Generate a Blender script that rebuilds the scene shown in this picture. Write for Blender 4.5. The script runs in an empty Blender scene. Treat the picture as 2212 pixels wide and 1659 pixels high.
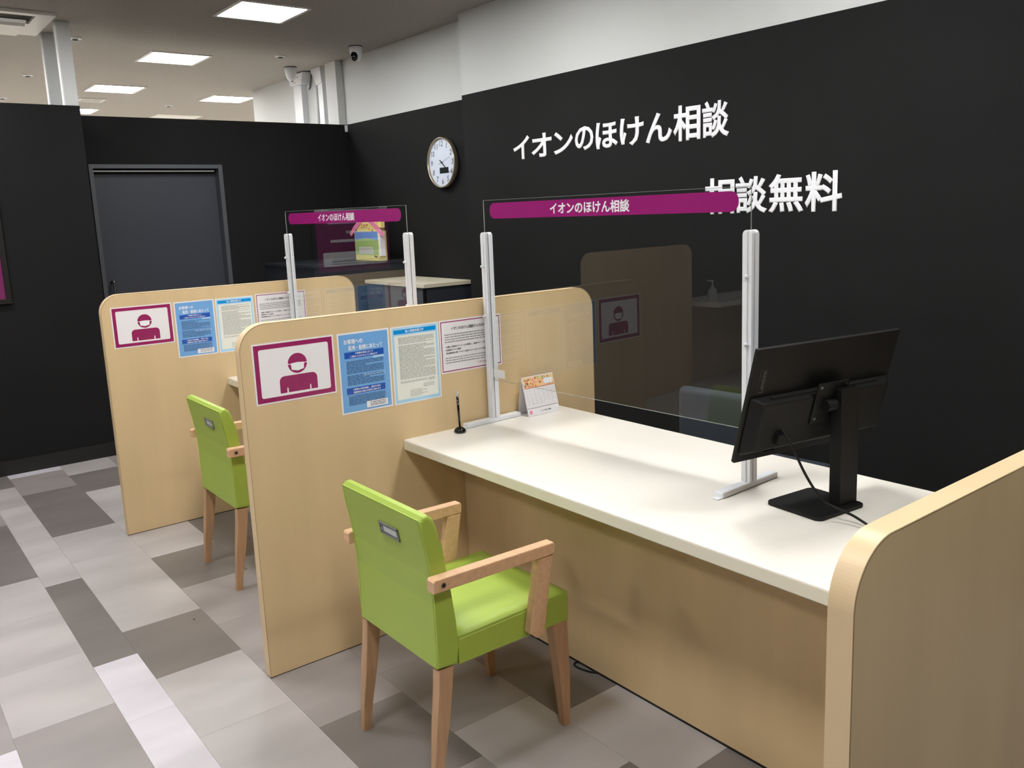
import bpy, bmesh, math, random
from mathutils import Matrix, Vector
R = math.radians
PI = math.pi
random.seed(7)
col = bpy.context.scene.collection

# ------------------------------------------------------------------ camera
YAW, PITCH, ROLL, F = 0.6727038605802902, 0.17483089524100257, -0.0379377840496803, 1847.4752092354768
PX, PY = 34.968097626963186, -47.949024878403115
CAM = (-0.9964247488269528, -2.7835195596395894, 1.6001687859091889)
cd = bpy.data.cameras.new('camera')
cam = bpy.data.objects.new('camera', cd)
col.objects.link(cam)
cy, sy, cp, sp = math.cos(YAW), math.sin(YAW), math.cos(PITCH), math.sin(PITCH)
fwd = Vector((sy * cp, cy * cp, -sp))
rgt = Vector((cy, -sy, 0))
up = rgt.cross(fwd)
c_, s_ = math.cos(ROLL), math.sin(ROLL)
r2 = c_ * rgt + s_ * up
u2 = -s_ * rgt + c_ * up
cam.matrix_world = Matrix(((r2.x, u2.x, -fwd.x, CAM[0]), (r2.y, u2.y, -fwd.y, CAM[1]), (r2.z, u2.z, -fwd.z, CAM[2]), (0, 0, 0, 1)))
cd.sensor_fit = 'HORIZONTAL'
cd.sensor_width = 36.0
cd.lens = F * 36.0 / 2212.0
cd.shift_x = -PX / 2212.0
cd.shift_y = PY / 2212.0
cd.clip_start = 0.05
cd.clip_end = 60
bpy.context.scene.camera = cam

# ------------------------------------------------------------------ world, exposure, lamp strength
sc = bpy.context.scene
w = bpy.data.worlds.new('world')
sc.world = w
w.use_nodes = True
w.node_tree.nodes['Background'].inputs[0].default_value = (0.75, 0.8, 0.9, 1)
w.node_tree.nodes['Background'].inputs[1].default_value = 0.12
sc.view_settings.view_transform = 'Standard'
sc.view_settings.look = 'None'
sc.view_settings.gamma = 1
sc.view_settings.use_curve_mapping = False
sc.view_settings.exposure = 0.0
sc.cycles.caustics_reflective = False
sc.cycles.caustics_refractive = False
sc.cycles.sample_clamp_indirect = 6.0
LAMP = 46.0          # radiance of the ceiling panels
CEIL = 2.9324
#LAMPS: (x0, y0) of each 0.475 x 0.49 m panel
ROWA = [(1.139, y) for y in (10.0, 8.19, 6.31, 4.445, 2.581, 0.715, -1.15, -3.02)]
ROWB = [(-0.86, y) for y in (2.581, 0.715, -1.15, -3.02)]
ROW_FILL = [(-2.86, y) for y in (0.715, -1.15)]  # unseen row added to brighten the faces turned to the aisle
HALL_FILL = [(x, y) for x in (-2.86, -0.86, 4.1) for y in (5.2, 7.1, 9.0, 10.9)] + [(x, 11.9) for x in (1.139, 2.36)]  # unseen lamps added beyond the door wall to brighten the far ceiling
ROWC = [(2.36, y) for y in (6.62, 10.4)]

# ------------------------------------------------------------------ materials
def srgb(r, g, b):
    f = lambda v: (v / 255 / 12.92) if v / 255 <= 0.04045 else ((v / 255 + 0.055) / 1.055) ** 2.4
    return (f(r), f(g), f(b), 1)

def mat(name, color, rough=0.5, metal=0.0, spec=0.5, noise=None, bump=None, emit=None, coat=0):
    """noise=(scale_xyz, amount, detail) varies the colour; bump=(scale, strength)"""
    m = bpy.data.materials.new(name)
    m.use_nodes = True
    nt = m.node_tree
    b = nt.nodes['Principled BSDF']
    b.inputs['Base Color'].default_value = color
    b.inputs['Roughness'].default_value = rough
    b.inputs['Metallic'].default_value = metal
    b.inputs['Specular IOR Level'].default_value = spec
    b.inputs['Coat Weight'].default_value = coat
    tc = nt.nodes.new('ShaderNodeTexCoord')
    if noise:
        sc_, amt, det = noise[:3]
        mp = nt.nodes.new('ShaderNodeMapping')
        mp.inputs['Scale'].default_value = sc_
        nt.links.new(tc.outputs['Object'], mp.inputs['Vector'])
        src = mp.outputs['Vector']
        if len(noise) > 3:
            oi = nt.nodes.new('ShaderNodeObjectInfo')
            mul = nt.nodes.new('ShaderNodeMath'); mul.operation = 'MULTIPLY'; mul.inputs[1].default_value = 37.0
            nt.links.new(oi.outputs['Random'], mul.inputs[0])
            cb = nt.nodes.new('ShaderNodeCombineXYZ')
            nt.links.new(mul.outputs[0], cb.inputs[0]); nt.links.new(mul.outputs[0], cb.inputs[2])
            va = nt.nodes.new('ShaderNodeVectorMath'); va.operation = 'ADD'
            nt.links.new(src, va.inputs[0]); nt.links.new(cb.outputs[0], va.inputs[1])
            src = va.outputs[0]
        nz = nt.nodes.new('ShaderNodeTexNoise')
        nz.inputs['Scale'].default_value = 1.0
        nz.inputs['Detail'].default_value = det
        nt.links.new(src, nz.inputs['Vector'])
        rp = nt.nodes.new('ShaderNodeValToRGB')
        rp.color_ramp.elements[0].position = 0.3
        rp.color_ramp.elements[1].position = 0.7
        k0, k1 = 1 - amt, 1 + amt
        rp.color_ramp.elements[0].color = [min(1, c * k0) for c in color[:3]] + [1]
        rp.color_ramp.elements[1].color = [min(1, c * k1) for c in color[:3]] + [1]
        nt.links.new(nz.outputs['Fac'], rp.inputs['Fac'])
        nt.links.new(rp.outputs['Color'], b.inputs['Base Color'])
    if bump:
        nz2 = nt.nodes.new('ShaderNodeTexNoise')
        nz2.inputs['Scale'].default_value = bump[0]
        nz2.inputs['Detail'].default_value = 4
        nt.links.new(tc.outputs['Object'], nz2.inputs['Vector'])
        bp = nt.nodes.new('ShaderNodeBump')
        bp.inputs['Strength'].default_value = bump[1]
        bp.inputs['Distance'].default_value = 0.002
        nt.links.new(nz2.outputs['Fac'], bp.inputs['Height'])
        nt.links.new(bp.outputs['Normal'], b.inputs['Normal'])
    if emit:
        b.inputs['Emission Color'].default_value = emit[0]
        b.inputs['Emission Strength'].default_value = emit[1]
    return m

M = {}
M['maple'] = mat('maple_laminate', srgb(213, 187, 145), 0.42, noise=((7, 7, 0.9), 0.055, 3))
M['maple_edge'] = mat('maple_edge_band', srgb(222, 196, 156), 0.4, noise=((5, 5, 5), 0.03, 2))
M['seam'] = mat('dark_seam', srgb(70, 55, 38), 0.8)
M['desk'] = mat('cream_laminate', srgb(234, 230, 222), 0.28, noise=((300, 300, 300), 0.02, 2))
M['desk_edge'] = mat('cream_edge', srgb(226, 222, 204), 0.35)
M['black_wall'] = mat('black_wallpaper', srgb(29, 29, 30), 0.75, spec=0.12, noise=((2, 2, 2), 0.06, 3), bump=(900, 0.25))
M['black_base'] = mat('black_skirting', srgb(20, 20, 20), 0.5)
M['white_wall'] = mat('white_paint', srgb(204, 207, 208), 0.7, bump=(500, 0.1))
M['cream_wall'] = mat('off_white_paint', srgb(222, 218, 208), 0.75)
M['ceiling'] = mat('mineral_ceiling', srgb(148, 145, 140), 0.9, noise=((60, 60, 60), 0.10, 6), bump=(160, 0.5))
M['green'] = mat('lime_vinyl', srgb(162, 186, 76), 0.42, noise=((3, 3, 3), 0.02, 2), bump=(700, 0.12))
M['piping'] = mat('lime_piping', srgb(168, 194, 78), 0.4)
M['beech'] = mat('beech_wood', srgb(212, 172, 136), 0.42, noise=((60, 4, 60), 0.10, 4))
M['beech_leg'] = mat('beech_leg_wood', srgb(186, 148, 114), 0.45, noise=((70, 70, 4), 0.12, 4))
M['white_plastic'] = mat('white_plastic', srgb(232, 235, 240), 0.35)
M['white_metal'] = mat('white_enamel', srgb(225, 225, 225), 0.4)
M['grey_plastic'] = mat('grey_plastic', srgb(120, 122, 122), 0.35)
M['pale_plate'] = mat('pale_plate', srgb(196, 202, 202), 0.3)
M['black_plastic'] = mat('black_plastic', srgb(9, 9, 10), 0.6, spec=0.3, bump=(1200, 0.1))
M['black_gloss'] = mat('black_gloss_plastic', srgb(10, 10, 10), 0.08)
M['dark_grey'] = mat('dark_grey_print', srgb(70, 70, 72), 0.5)
M['screen'] = mat('dark_display', srgb(14, 15, 18), 0.1)
M['chrome'] = mat('chrome', srgb(200, 200, 200), 0.15, metal=1)
M['steel'] = mat('steel', srgb(150, 150, 150), 0.3, metal=1)
M['door'] = mat('navy_grey_door', srgb(50, 54, 65), 0.5, noise=((3, 3, 3), 0.03, 2))
M['door_frame'] = mat('grey_door_frame', srgb(74, 78, 84), 0.45)
M['navy'] = mat('navy_cabinet', srgb(42, 46, 54), 0.45)
M['navy_fabric'] = mat('navy_fabric', srgb(44, 52, 62), 0.85, bump=(900, 0.4))
M['shelf'] = mat('beige_shelf', srgb(206, 200, 180), 0.45)
M['paper'] = mat('laminated_paper', srgb(238, 236, 240), 0.22)
M['white_print'] = mat('white_print', srgb(240, 242, 248), 0.4)
M['maroon'] = mat('maroon_print', srgb(148, 22, 92), 0.25, noise=((5, 5, 5), 0.05, 2))
M['purple'] = mat('magenta_banner', srgb(150, 8, 112), 0.35)
M['blue_bg'] = mat('sky_blue_print', srgb(112, 168, 226), 0.25)
M['blue_bar'] = mat('royal_blue_print', srgb(20, 82, 178), 0.25)
M['cyan_bar'] = mat('cyan_print', srgb(0, 142, 216), 0.25)
M['pale_blue'] = mat('pale_blue_print', srgb(172, 216, 244), 0.25, noise=((14, 14, 14), 0.06, 3))
M['cream_print'] = mat('cream_print', srgb(236, 238, 230), 0.25)
M['ink_blue'] = mat('dark_blue_ink', srgb(32, 72, 120), 0.4)
M['ink_grey'] = mat('grey_ink', srgb(138, 140, 140), 0.4)
M['ink_dark'] = mat('dark_ink', srgb(50, 48, 52), 0.4)
M['highlight'] = mat('light_blue_highlight', srgb(170, 208, 244), 0.4)
M['pink'] = mat('pink_card', srgb(240, 140, 178), 0.5)
M['yellow'] = mat('pale_yellow_card', srgb(242, 230, 140), 0.5)
M['sky'] = mat('blue_card_print', srgb(112, 156, 226), 0.5)
M['hill'] = mat('green_card_print', srgb(166, 200, 120), 0.5)
M['orange'] = mat('orange_print', srgb(236, 134, 60), 0.5)
M['leaf'] = mat('green_print', srgb(130, 186, 120), 0.5)
M['red'] = mat('red_print', srgb(196, 70, 70), 0.5)
M['peach'] = mat('peach_print', srgb(246, 206, 150), 0.5)
M['poster'] = mat('plum_poster', srgb(124, 40, 98), 0.3)
M['frame_black'] = mat('black_frame', srgb(16, 16, 17), 0.35)
M['bezel'] = mat('champagne_bezel', srgb(176, 166, 146), 0.28, metal=0.75)
M['dial'] = mat('clock_dial', srgb(208, 218, 236), 0.4)
M['lcd'] = mat('clock_lcd', srgb(22, 28, 32), 0.3)
M['slot'] = mat('dark_slot', srgb(9, 8, 7), 0.9)  # near black gives shallow slots and holes the shade of deep ones
M['lamp'] = mat('lamp_diffuser', (1, 1, 1, 1), 0.5, emit=((1.0, 0.985, 0.955, 1), LAMP))
M['hall_fill_lamp'] = mat('hall_fill_diffuser', (1, 1, 1, 1), 0.5, emit=((1.0, 0.97, 0.91, 1), LAMP * 2))  # for the added hall lamps, stronger than the other panels
M['slab'] = mat('floor_slab', srgb(190, 184, 178), 0.5)
TS = {'D': (116, 110, 108), 'M': (146, 140, 139), 'L': (172, 167, 167), 'W': (202, 198, 206)}
for k, v in TS.items():
    M['tile' + k] = mat('vinyl_tile_' + {'D': 'dark', 'M': 'mid', 'L': 'light', 'W': 'white'}[k], srgb(*v), 0.36,
                        noise=((1.8, 4.5, 1), 0.13, 2, 1), bump=(300, 0.05))

def acrylic():
    m = bpy.data.materials.new('clear_acrylic')
    m.use_nodes = True
    nt = m.node_tree
    nt.nodes.clear()
    o = nt.nodes.new('ShaderNodeOutputMaterial')
    mx = nt.nodes.new('ShaderNodeMixShader')
    t = nt.nodes.new('ShaderNodeBsdfTransparent'); t.inputs[0].default_value = (0.965, 0.972, 0.97, 1)
    g = nt.nodes.new('ShaderNodeBsdfGlossy'); g.inputs['Roughness'].default_value = 0.0
    g.inputs[0].default_value = (1, 1, 1, 1)
    fr = nt.nodes.new('ShaderNodeFresnel'); fr.inputs[0].default_value = 1.49
    ge = nt.nodes.new('ShaderNodeNewGeometry')
    inv = nt.nodes.new('ShaderNodeMath'); inv.operation = 'SUBTRACT'; inv.inputs[0].default_value = 1.0
    mu = nt.nodes.new('ShaderNodeMath'); mu.operation = 'MULTIPLY'
    mu2 = nt.nodes.new('ShaderNodeMath'); mu2.operation = 'MULTIPLY'; mu2.inputs[1].default_value = 1.35
    nt.links.new(ge.outputs['Backfacing'], inv.inputs[1])
    nt.links.new(fr.outputs[0], mu.inputs[0]); nt.links.new(inv.outputs[0], mu.inputs[1])
    nt.links.new(mu.outputs[0], mu2.inputs[0])
    nt.links.new(mu2.outputs[0], mx.inputs[0])
    nt.links.new(t.outputs[0], mx.inputs[1])
    nt.links.new(g.outputs[0], mx.inputs[2])
    nt.links.new(mx.outputs[0], o.inputs[0])
    return m
M['acrylic'] = acrylic()
M['acrylic_edge'] = mat('acrylic_edge', srgb(150, 158, 156), 0.15)

# ------------------------------------------------------------------ helpers
def link(name, bm, m, parent=None, loc=None, smooth=False):
    me = bpy.data.meshes.new(name)
    bmesh.ops.recalc_face_normals(bm, faces=bm.faces[:])
    bm.to_mesh(me); bm.free()
    me.materials.append(M[m] if isinstance(m, str) else m)
    if smooth:
        for p in me.polygons: p.use_smooth = True
    o = bpy.data.objects.new(name, me)
    col.objects.link(o)
    if parent is not None: o.parent = parent
    if loc: o.location = loc
    return o

def empty(name, loc=(0, 0, 0), rot=None):
    o = bpy.data.objects.new(name, None)
    o.empty_display_size = 0.1
    col.objects.link(o)
    if rot is not None:
        o.matrix_world = Matrix.Translation(loc) @ rot.to_4x4()
    else:
        o.location = loc
    return o

def tag(o, label, cat=None, group=None, kind=None):
    o['label'] = label
    if cat: o['category'] = cat
    if group: o['group'] = group
    if kind: o['kind'] = kind
    return o

def struct(o, label):
    o['kind'] = 'structure'; o['label'] = label
    return o

def box(bm, x0, x1, y0, y1, z0, z1, bev=0, seg=2):
    r = bmesh.ops.create_cube(bm, size=1)
    vs = r['verts']
    for v in vs:
        v.co = Vector((x0 + (v.co.x + .5) * (x1 - x0), y0 + (v.co.y + .5) * (y1 - y0), z0 + (v.co.z + .5) * (z1 - z0)))
    if bev:
        es = list({e for v in vs for e in v.link_edges})
        bmesh.ops.bevel(bm, geom=es, offset=bev, segments=seg, affect='EDGES', profile=0.5)
    return bm

def B(*a, **k):
    return box(bmesh.new(), *a, **k)

def prism(bm, poly, axis, a, b, bev=0, seg=2):
    """poly: 2D points; axis 'y': poly in xz extruded a..b along y; 'z': xy; 'x': yz"""
    def P(p, t):
        return {'y': (p[0], t, p[1]), 'z': (p[0], p[1], t), 'x': (t, p[0], p[1])}[axis]
    va = [bm.verts.new(P(p, a)) for p in poly]
    vb = [bm.verts.new(P(p, b)) for p in poly]
    n = len(poly)
    fs = [bm.faces.new(va), bm.faces.new(vb[::-1])]
    for i in range(n):
        fs.append(bm.faces.new((va[i], vb[i], vb[(i + 1) % n], va[(i + 1) % n])))
    if bev:
        es = [e for f in fs[:2] for e in f.edges]
        bmesh.ops.bevel(bm, geom=es, offset=bev, segments=seg, affect='EDGES', profile=0.5)
    return bm

def cyl(bm, p0, p1, r0, r1=None, n=20):
    r1 = r0 if r1 is None else r1
    p0, p1 = Vector(p0), Vector(p1)
    d = (p1 - p0)
    q = Vector((0, 0, 1)).rotation_difference(d.normalized())
    mtx = Matrix.Translation((p0 + p1) / 2) @ q.to_matrix().to_4x4()
    bmesh.ops.create_cone(bm, cap_ends=True, segments=n, radius1=r0, radius2=r1, depth=d.length, matrix=mtx)
    return bm

def tube(bm, pts, r, n=8, sub=6):
    """smooth round tube through points (Catmull-Rom)"""
    P = [Vector(p) for p in pts]
    Q = []
    for i in range(len(P) - 1):
        a, b, c, d = P[max(i - 1, 0)], P[i], P[i + 1], P[min(i + 2, len(P) - 1)]
        for k in range(sub):
            t = k / sub
            Q.append(0.5 * ((2 * b) + (c - a) * t + (2 * a - 5 * b + 4 * c - d) * t * t + (3 * b - a - 3 * c + d) * t ** 3))
    Q.append(P[-1])
    prev = None
    ref = Vector((0.31, 0.17, 0.93))
    for i, q in enumerate(Q):
        t = (Q[min(i + 1, len(Q) - 1)] - Q[max(i - 1, 0)]).normalized()
        u = t.cross(ref).normalized(); v = t.cross(u)
        ring = [bm.verts.new(q + r * (math.cos(2 * PI * k / n) * u + math.sin(2 * PI * k / n) * v)) for k in range(n)]
        if prev:
            for k in range(n):
                bm.faces.new((prev[k], prev[(k + 1) % n], ring[(k + 1) % n], ring[k]))
        else:
            bm.faces.new(ring[::-1])
        prev = ring
    bm.faces.new(prev)
    return bm

def lathe(bm, prof, n=32):
    rings = []
    for r, z in prof:
        rings.append([bm.verts.new((r * math.cos(2 * PI * k / n), r * math.sin(2 * PI * k / n), z)) for k in range(n)] if r > 1e-6 else [bm.verts.new((0, 0, z))])
    for a, b in zip(rings, rings[1:]):
        for k in range(n):
            if len(a) == 1: bm.faces.new((a[0], b[k], b[(k + 1) % n]))
            elif len(b) == 1: bm.faces.new((a[k], a[(k + 1) % n], b[0]))
            else: bm.faces.new((a[k], a[(k + 1) % n], b[(k + 1) % n], b[k]))
    return bm

def rrect(x0, y0, x1, y1, r, n=8, corners=(1, 1, 1, 1)):
    """corners: bl, br, tr, tl; counter-clockwise"""
    pts = []
    for (cx_, cy_, a0, k, px, py) in ((x0 + r, y0 + r, 180, 0, x0, y0), (x1 - r, y0 + r, 270, 1, x1, y0), (x1 - r, y1 - r, 0, 2, x1, y1), (x0 + r, y1 - r, 90, 3, x0, y1)):
        if corners[k]:
            for i in range(n + 1):
                a = R(a0 + 90 * i / n)
                pts.append((cx_ + r * math.cos(a), cy_ + r * math.sin(a)))
        else:
            pts.append((px, py))
    return pts

def flat(polys, z, h=0.00025):
    """flat print: polygons in local xy as very thin slabs from z to z+h"""
    bm = bmesh.new()
    for p in polys:
        va = [bm.verts.new((x, y, z + h)) for x, y in p]
        bm.faces.new(va)
    return bm

def plink(name, polys, z, m, parent):
    me_bm = flat(polys, z)
    me = bpy.data.meshes.new(name)
    me_bm.to_mesh(me); me_bm.free()
    for p in me.polygons:
        pass
    me.materials.append(M[m])
    o = bpy.data.objects.new(name, me); col.objects.link(o); o.parent = parent
    return o

def rect(x0, y0, x1, y1):
    return [(x0, y0), (x1, y0), (x1, y1), (x0, y1)]

def text_obj(name, body, m, parent, x, y, z, width=None, height=None, size=0.1, bold=0.0, extrude=0.0, align='LEFT', shear=0.0, rotz=0):
    cu = bpy.data.curves.new(name, 'FONT')
    cu.body = body
    cu.size = size
    cu.bevel_depth = max(bold, 0.0) * size
    cu.bevel_resolution = 0
    cu.extrude = 0.0005
    cu.fill_mode = 'FRONT' if extrude < 0.001 else 'BOTH'
    cu.align_x = align
    cu.shear = shear
    cu.resolution_u = 3
    ob = bpy.data.objects.new(name, cu)
    me = bpy.data.meshes.new_from_object(ob)
    bpy.data.objects.remove(ob)
    xs = [v.co.x for v in me.vertices]; ys = [v.co.y for v in me.vertices]
    if not xs: return None
    zs = [v.co.z for v in me.vertices]
    zlo, zhi = min(zs), max(zs)
    dep = max(2 * extrude, 0.00025)
    x0, x1, y0, y1 = min(xs), max(xs), min(ys), max(ys)
    sx = width / (x1 - x0) if width else 1
    sy_ = height / (y1 - y0) if height else (sx if width else 1)
    if height and not width: sx = sy_
    ca, sa = math.cos(rotz), math.sin(rotz)
    for v in me.vertices:
        a = (v.co.x - (x0 if align == 'LEFT' else (x0 + x1) / 2)) * sx
        b = (v.co.y - y0) * sy_
        v.co.x, v.co.y = x + a * ca - b * sa, y + a * sa + b * ca
        v.co.z = z + (v.co.z - zlo) / max(zhi - zlo, 1e-9) * dep
    me.materials.clear()
    me.materials.append(M[m])
    o = bpy.data.objects.new(name, me)
    col.objects.link(o)
    o.parent = parent
    return o

def dashes(x0, x1, y, th, rnd, end=None):
    """an unreadable line of small print: broken strokes"""
    out = []
    x = x0
    e = end or x1
    while x < e:
        l = rnd.uniform(0.006, 0.022)
        out.append(rect(x, y, min(x + l, e), y + th))
        x += l + rnd.uniform(0.0012, 0.003)
    return out

ROT_FRONT = Matrix(((1, 0, 0), (0, 0, -1), (0, 1, 0)))         # local x->+x, y->+z, z->-y
ROT_WEST = Matrix(((0, 0, -1), (-1, 0, 0), (0, 1, 0)))         # local x->-y, y->+z, z->-x

def copy_tree(o, parent=None, dloc=None):
    c = o.copy(); col.objects.link(c)
    if parent: c.parent = parent
    for ch in o.children: copy_tree(ch, c)
    if dloc: c.location = Vector(o.location) + Vector(dloc)
    return c

# ------------------------------------------------------------------ key planes
WN, WF, YS = 2.5167, 2.6388, 2.2497      # near right wall, far right wall, step
YB, YL, HB = 4.2047, 3.6626, 2.3976      # door wall, left wall, top of the black walls
H, H3, T = 1.2607, 1.1415, 0.0393        # dividers
Y1, Y3 = 1.8866, -2.2121
DX0, DX1, MX, DZ, DT = 0.5993, 1.3853, 0.8696, 0.756, 0.041

# ------------------------------------------------------------------ floor
fl = link('floor', B(-6.5, 6, -7, 14, -0.12, -0.0025), 'slab')
struct(fl, 'floor of long vinyl tiles in four greys laid in running strips')
L = 0.4672
cols = [  # x0, x1, phase, shades by (y break from -> to)
    (-1.686, -1.379, 0.10, None), (-1.379, -1.226, 0.3, None), (-1.226, -1.072, 0.0, None), (-1.072, -0.766, 0.147, [(0.147, 1.07, 'M'), (-9, 0.147, 'W'), (1.07, 2.0, 'D')]),
    (-0.766, -0.462, 0.2195, [(2.55, 3.7, 'M'), (1.62, 2.55, 'D'), (0.2195, 1.62, 'L'), (-0.72, 0.2195, 'M'), (-9, -0.72, 'L')]),
    (-0.462, -0.309, 0.53, [(3.33, 9, 'D'), (1.46, 3.33, 'L'), (0.53, 1.46, 'D'), (-1.34, 0.53, 'W'), (-9, -1.34, 'M')]),
    (-0.309, 0.0, 0.2825, [(3.54, 9, 'W'), (3.08, 3.54, 'M'), (2.15, 3.08, 'D'), (0.749, 2.15, 'L'), (0.2825, 0.749, 'D'), (-0.65, 0.2825, 'L'), (-9, -0.65, 'L')]),
    (0.0, 0.3055, -0.391, [(3.34, 9, 'L'), (2.87, 3.34, 'D'), (1.47, 2.87, 'L'), (1.0, 1.47, 'D'), (-0.391, 1.0, 'M'), (-0.858, -0.391, 'D'), (-9, -0.858, 'M')]),
    (0.3055, 0.612, -0.236, [(1.16, 2.2, 'D'), (-0.236, 1.16, 'M'), (-0.703, -0.236, 'M'), (-1.17, -0.703, 'L'), (-9, -1.17, 'D')]),
    (0.612, 0.919, -0.385, [(-0.852, -0.385, 'D'), (-1.32, -0.852, 'L'), (-9, -1.32, 'D')]),
]
rnd = random.Random(5)
for (x0, x1, ph, sh) in cols:
    k = math.floor((-3.3 - ph) / L)
    while True:
        ya = ph + k * L
        yb = ya + L
        k += 1
        if ya > YL: 
            break
        mid = (ya + yb) / 2
        s = None
        if sh:
            for a, b, c in sh:
                if a <= mid < b: s = c
        if s is None: s = rnd.choice('DMMLLLM')
        yb2 = min(yb, YB - 0.001 if x0 > 0.41 else YL - 0.001)
        o = link('tile', B(0, x1 - x0 - 0.0007, 0, yb2 - ya - 0.0007, 0, 0.0026), 'tile' + s, fl, (x0, ya, -0.0026))

# ------------------------------------------------------------------ ceiling and walls
ce = link('ceiling', B(-6.5, 6, -7, 14, CEIL, CEIL + 0.15), 'ceiling')
struct(ce, 'grey speckled mineral board ceiling with recessed square lamps')

def wall(name, bmfun, m, label):
    return struct(link(name, bmfun, m), label)

wall('wall_right', B(WN, WF + 0.3, -6, YS, 0, HB), 'black_wall', 'black papered wall carrying the white lettering')
wall('wall_right_upper', B(WN + 0.001, WF + 0.3, -6, YS - 0.0005, HB, CEIL), 'white_wall', 'white painted wall band above the nearer black wall')
wall('wall_right_far', B(WF, WF + 0.18, YS, YB + 0.12, 0, HB - 0.001), 'black_wall', 'black papered wall behind the clock')
wall('wall_right_far_upper', B(WF + 0.001, WF + 0.18, YS, 6.24, HB - 0.001, CEIL), 'white_wall', 'white painted wall band above the clock wall')
wall('wall_left', B(-6.3, 0.4097, YL, YL + 0.1, 0, HB), 'black_wall', 'black papered wall on the left with the framed poster')
wall('wall_left_return', B(0.31, 0.4097, YL + 0.1, YB, 0, HB), 'black_wall', 'black return wall beside the door')
bm = bmesh.new()
box(bm, 0.31, 0.535, YB, YB + 0.12, 0, HB)
box(bm, 1.5133, WF, YB, YB + 0.12, 0, HB)
box(bm, 0.535, 1.5133, YB, YB + 0.12, 2.054, HB)
wall('wall_back', bm, 'black_wall', 'black papered wall with the sliding door')
wall('baseboard_left', B(-6, 0.41, YL - 0.006, YL, 0, 0.1), 'black_base', 'glossy black skirting under the left wall')
wall('baseboard_right', B(WN - 0.006, WN, -6, YS, 0, 0.1), 'black_base', 'black skirting under the lettered wall')
wall('wall_far', B(-6.5, 6, 13.6, 13.8, 0, CEIL), 'cream_wall', 'pale wall at the far end of the hall')
wall('wall_west', B(-6.5, -6.3, YL, 13.6, 0, CEIL), 'cream_wall', 'pale wall on the far left of the hall')
wall('wall_west_near', B(-6.5, -6.3, -7, YL, 0, CEIL), 'black_wall', 'black wall behind the booths opposite')
wall('wall_south', B(-6.3, WN, -6.4, -6.2, 0, CEIL), 'black_wall', 'dark wall behind the camera')
wall('wall_east', B(5.6, 5.8, 4.4, 13.6, 0, CEIL), 'cream_wall', 'pale wall beyond the clock wall')

# door
dr = struct(empty('door_1', (0.5349, YB, 0)), 'dark blue grey sliding door in a grey metal frame')
bm = bmesh.new()
w_, h_ = 0.9784, 2.0535
box(bm, 0, 0.0285, -0.006, 0.13, 0, h_); box(bm, w_ - 0.032, w_, -0.006, 0.13, 0, h_); box(bm, 0.0285, w_ - 0.032, -0.006, 0.13, h_ - 0.029, h_)
link('door_frame', bm, 'door_frame', dr)
link('door_leaf', B(0.0285, w_ - 0.033, 0.085, 0.12, 0.005, 1.985), 'door', dr)
link('hanger_rail', B(0.034, w_ - 0.05, 0.040, 0.050, 2.001, 2.011), 'white_plastic', dr)  # white colour stands in for the gleam along the door track
link('rail_cover', B(0.0285, w_ - 0.033, 0.0835, 0.12, 1.986, 2.0245), 'slot', dr)
bm = bmesh.new()
tube(bm, [(0.085, 0.085, 1.0), (0.085, 0.03, 1.0), (0.085, 0.025, 1.03), (0.085, 0.025, 1.16), (0.085, 0.03, 1.19), (0.085, 0.085, 1.19)], 0.009, 10)
link('handle', bm, 'chrome', dr, smooth=True)

# white steel posts over the left wall
for (xa, xb, ya, yb, lab) in ((0.327, 0.4090, YL + 0.012, YL + 0.095, 'white square post rising from the left wall corner to the ceiling, right one'),
                              (0.322, 0.398, 4.10, 4.19, 'white square post behind the air conditioner, left of the corner post')):
    t = tag(empty('column', (xa, ya, HB)), lab, 'column', 'white posts above the left wall')
    link('shaft', B(0, xb - xa, 0, yb - ya, 0.0005, CEIL - HB - 0.001, bev=0.003), 'white_wall', t)
    link('corner_strip', B(-0.006, 0.002, -0.003, 0.03, 0.0005, CEIL - HB - 0.03), 'white_plastic', t)

# column, ducts and junction box on the upper right wall
t = tag(empty('wall_column', (WF, 4.36, HB)), 'white square wall column above the black wall corner, beside the ducts', 'column')
link('shaft', B(-0.066, 0.0, -0.155, 0.045, 0.0, CEIL - HB - 0.001), 'white_wall', t)
t = tag(empty('cable_duct', (WF, 4.6, HB)), 'white cable duct with an angled top, nearest the wall column', 'duct', 'white cable ducts on the upper wall')
bm = B(-0.05, 0, -0.09, 0.0, 0, 0.40)
link('duct_body', bm, 'white_plastic', t)
bm = bmesh.new(); prism(bm, [(-0.10, 0.40), (0.01, 0.38), (0.10, 0.50), (0.10, 0.534), (-0.09, 0.534)], 'x', -0.06, 0, bev=0.003)
link('duct_elbow', bm, 'white_plastic', t)
link('side_pipe', cyl(bmesh.new(), (-0.015, 0.11, 0), (-0.015, 0.11, 0.52), 0.014), 'white_plastic', t, smooth=True)
t = tag(empty('cable_duct', (WF, 5.02, HB)), 'white cable duct under the junction box, far one', 'duct', 'white cable ducts on the upper wall')
link('duct_body', B(-0.055, 0, -0.085, 0.085, 0, 0.43, bev=0.003), 'white_plastic', t)
t = tag(empty('junction_box', (WF, 4.97, HB + 0.431)), 'white tapered junction box on top of the far duct', 'box')
bm = bmesh.new(); prism(bm, [(-0.12, 0), (0.13, 0), (0.16, 0.095), (-0.16, 0.095)], 'x', -0.09, 0, bev=0.004)
link('cover', bm, 'white_plastic', t)
link('screw', cyl(bmesh.new(), (-0.093, -0.05, 0.06), (-0.089, -0.05, 0.06), 0.006), 'grey_plastic', t)
link('screw', cyl(bmesh.new(), (-0.093, 0.02, 0.02), (-0.089, 0.02, 0.02), 0.006), 'grey_plastic', t)
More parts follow.
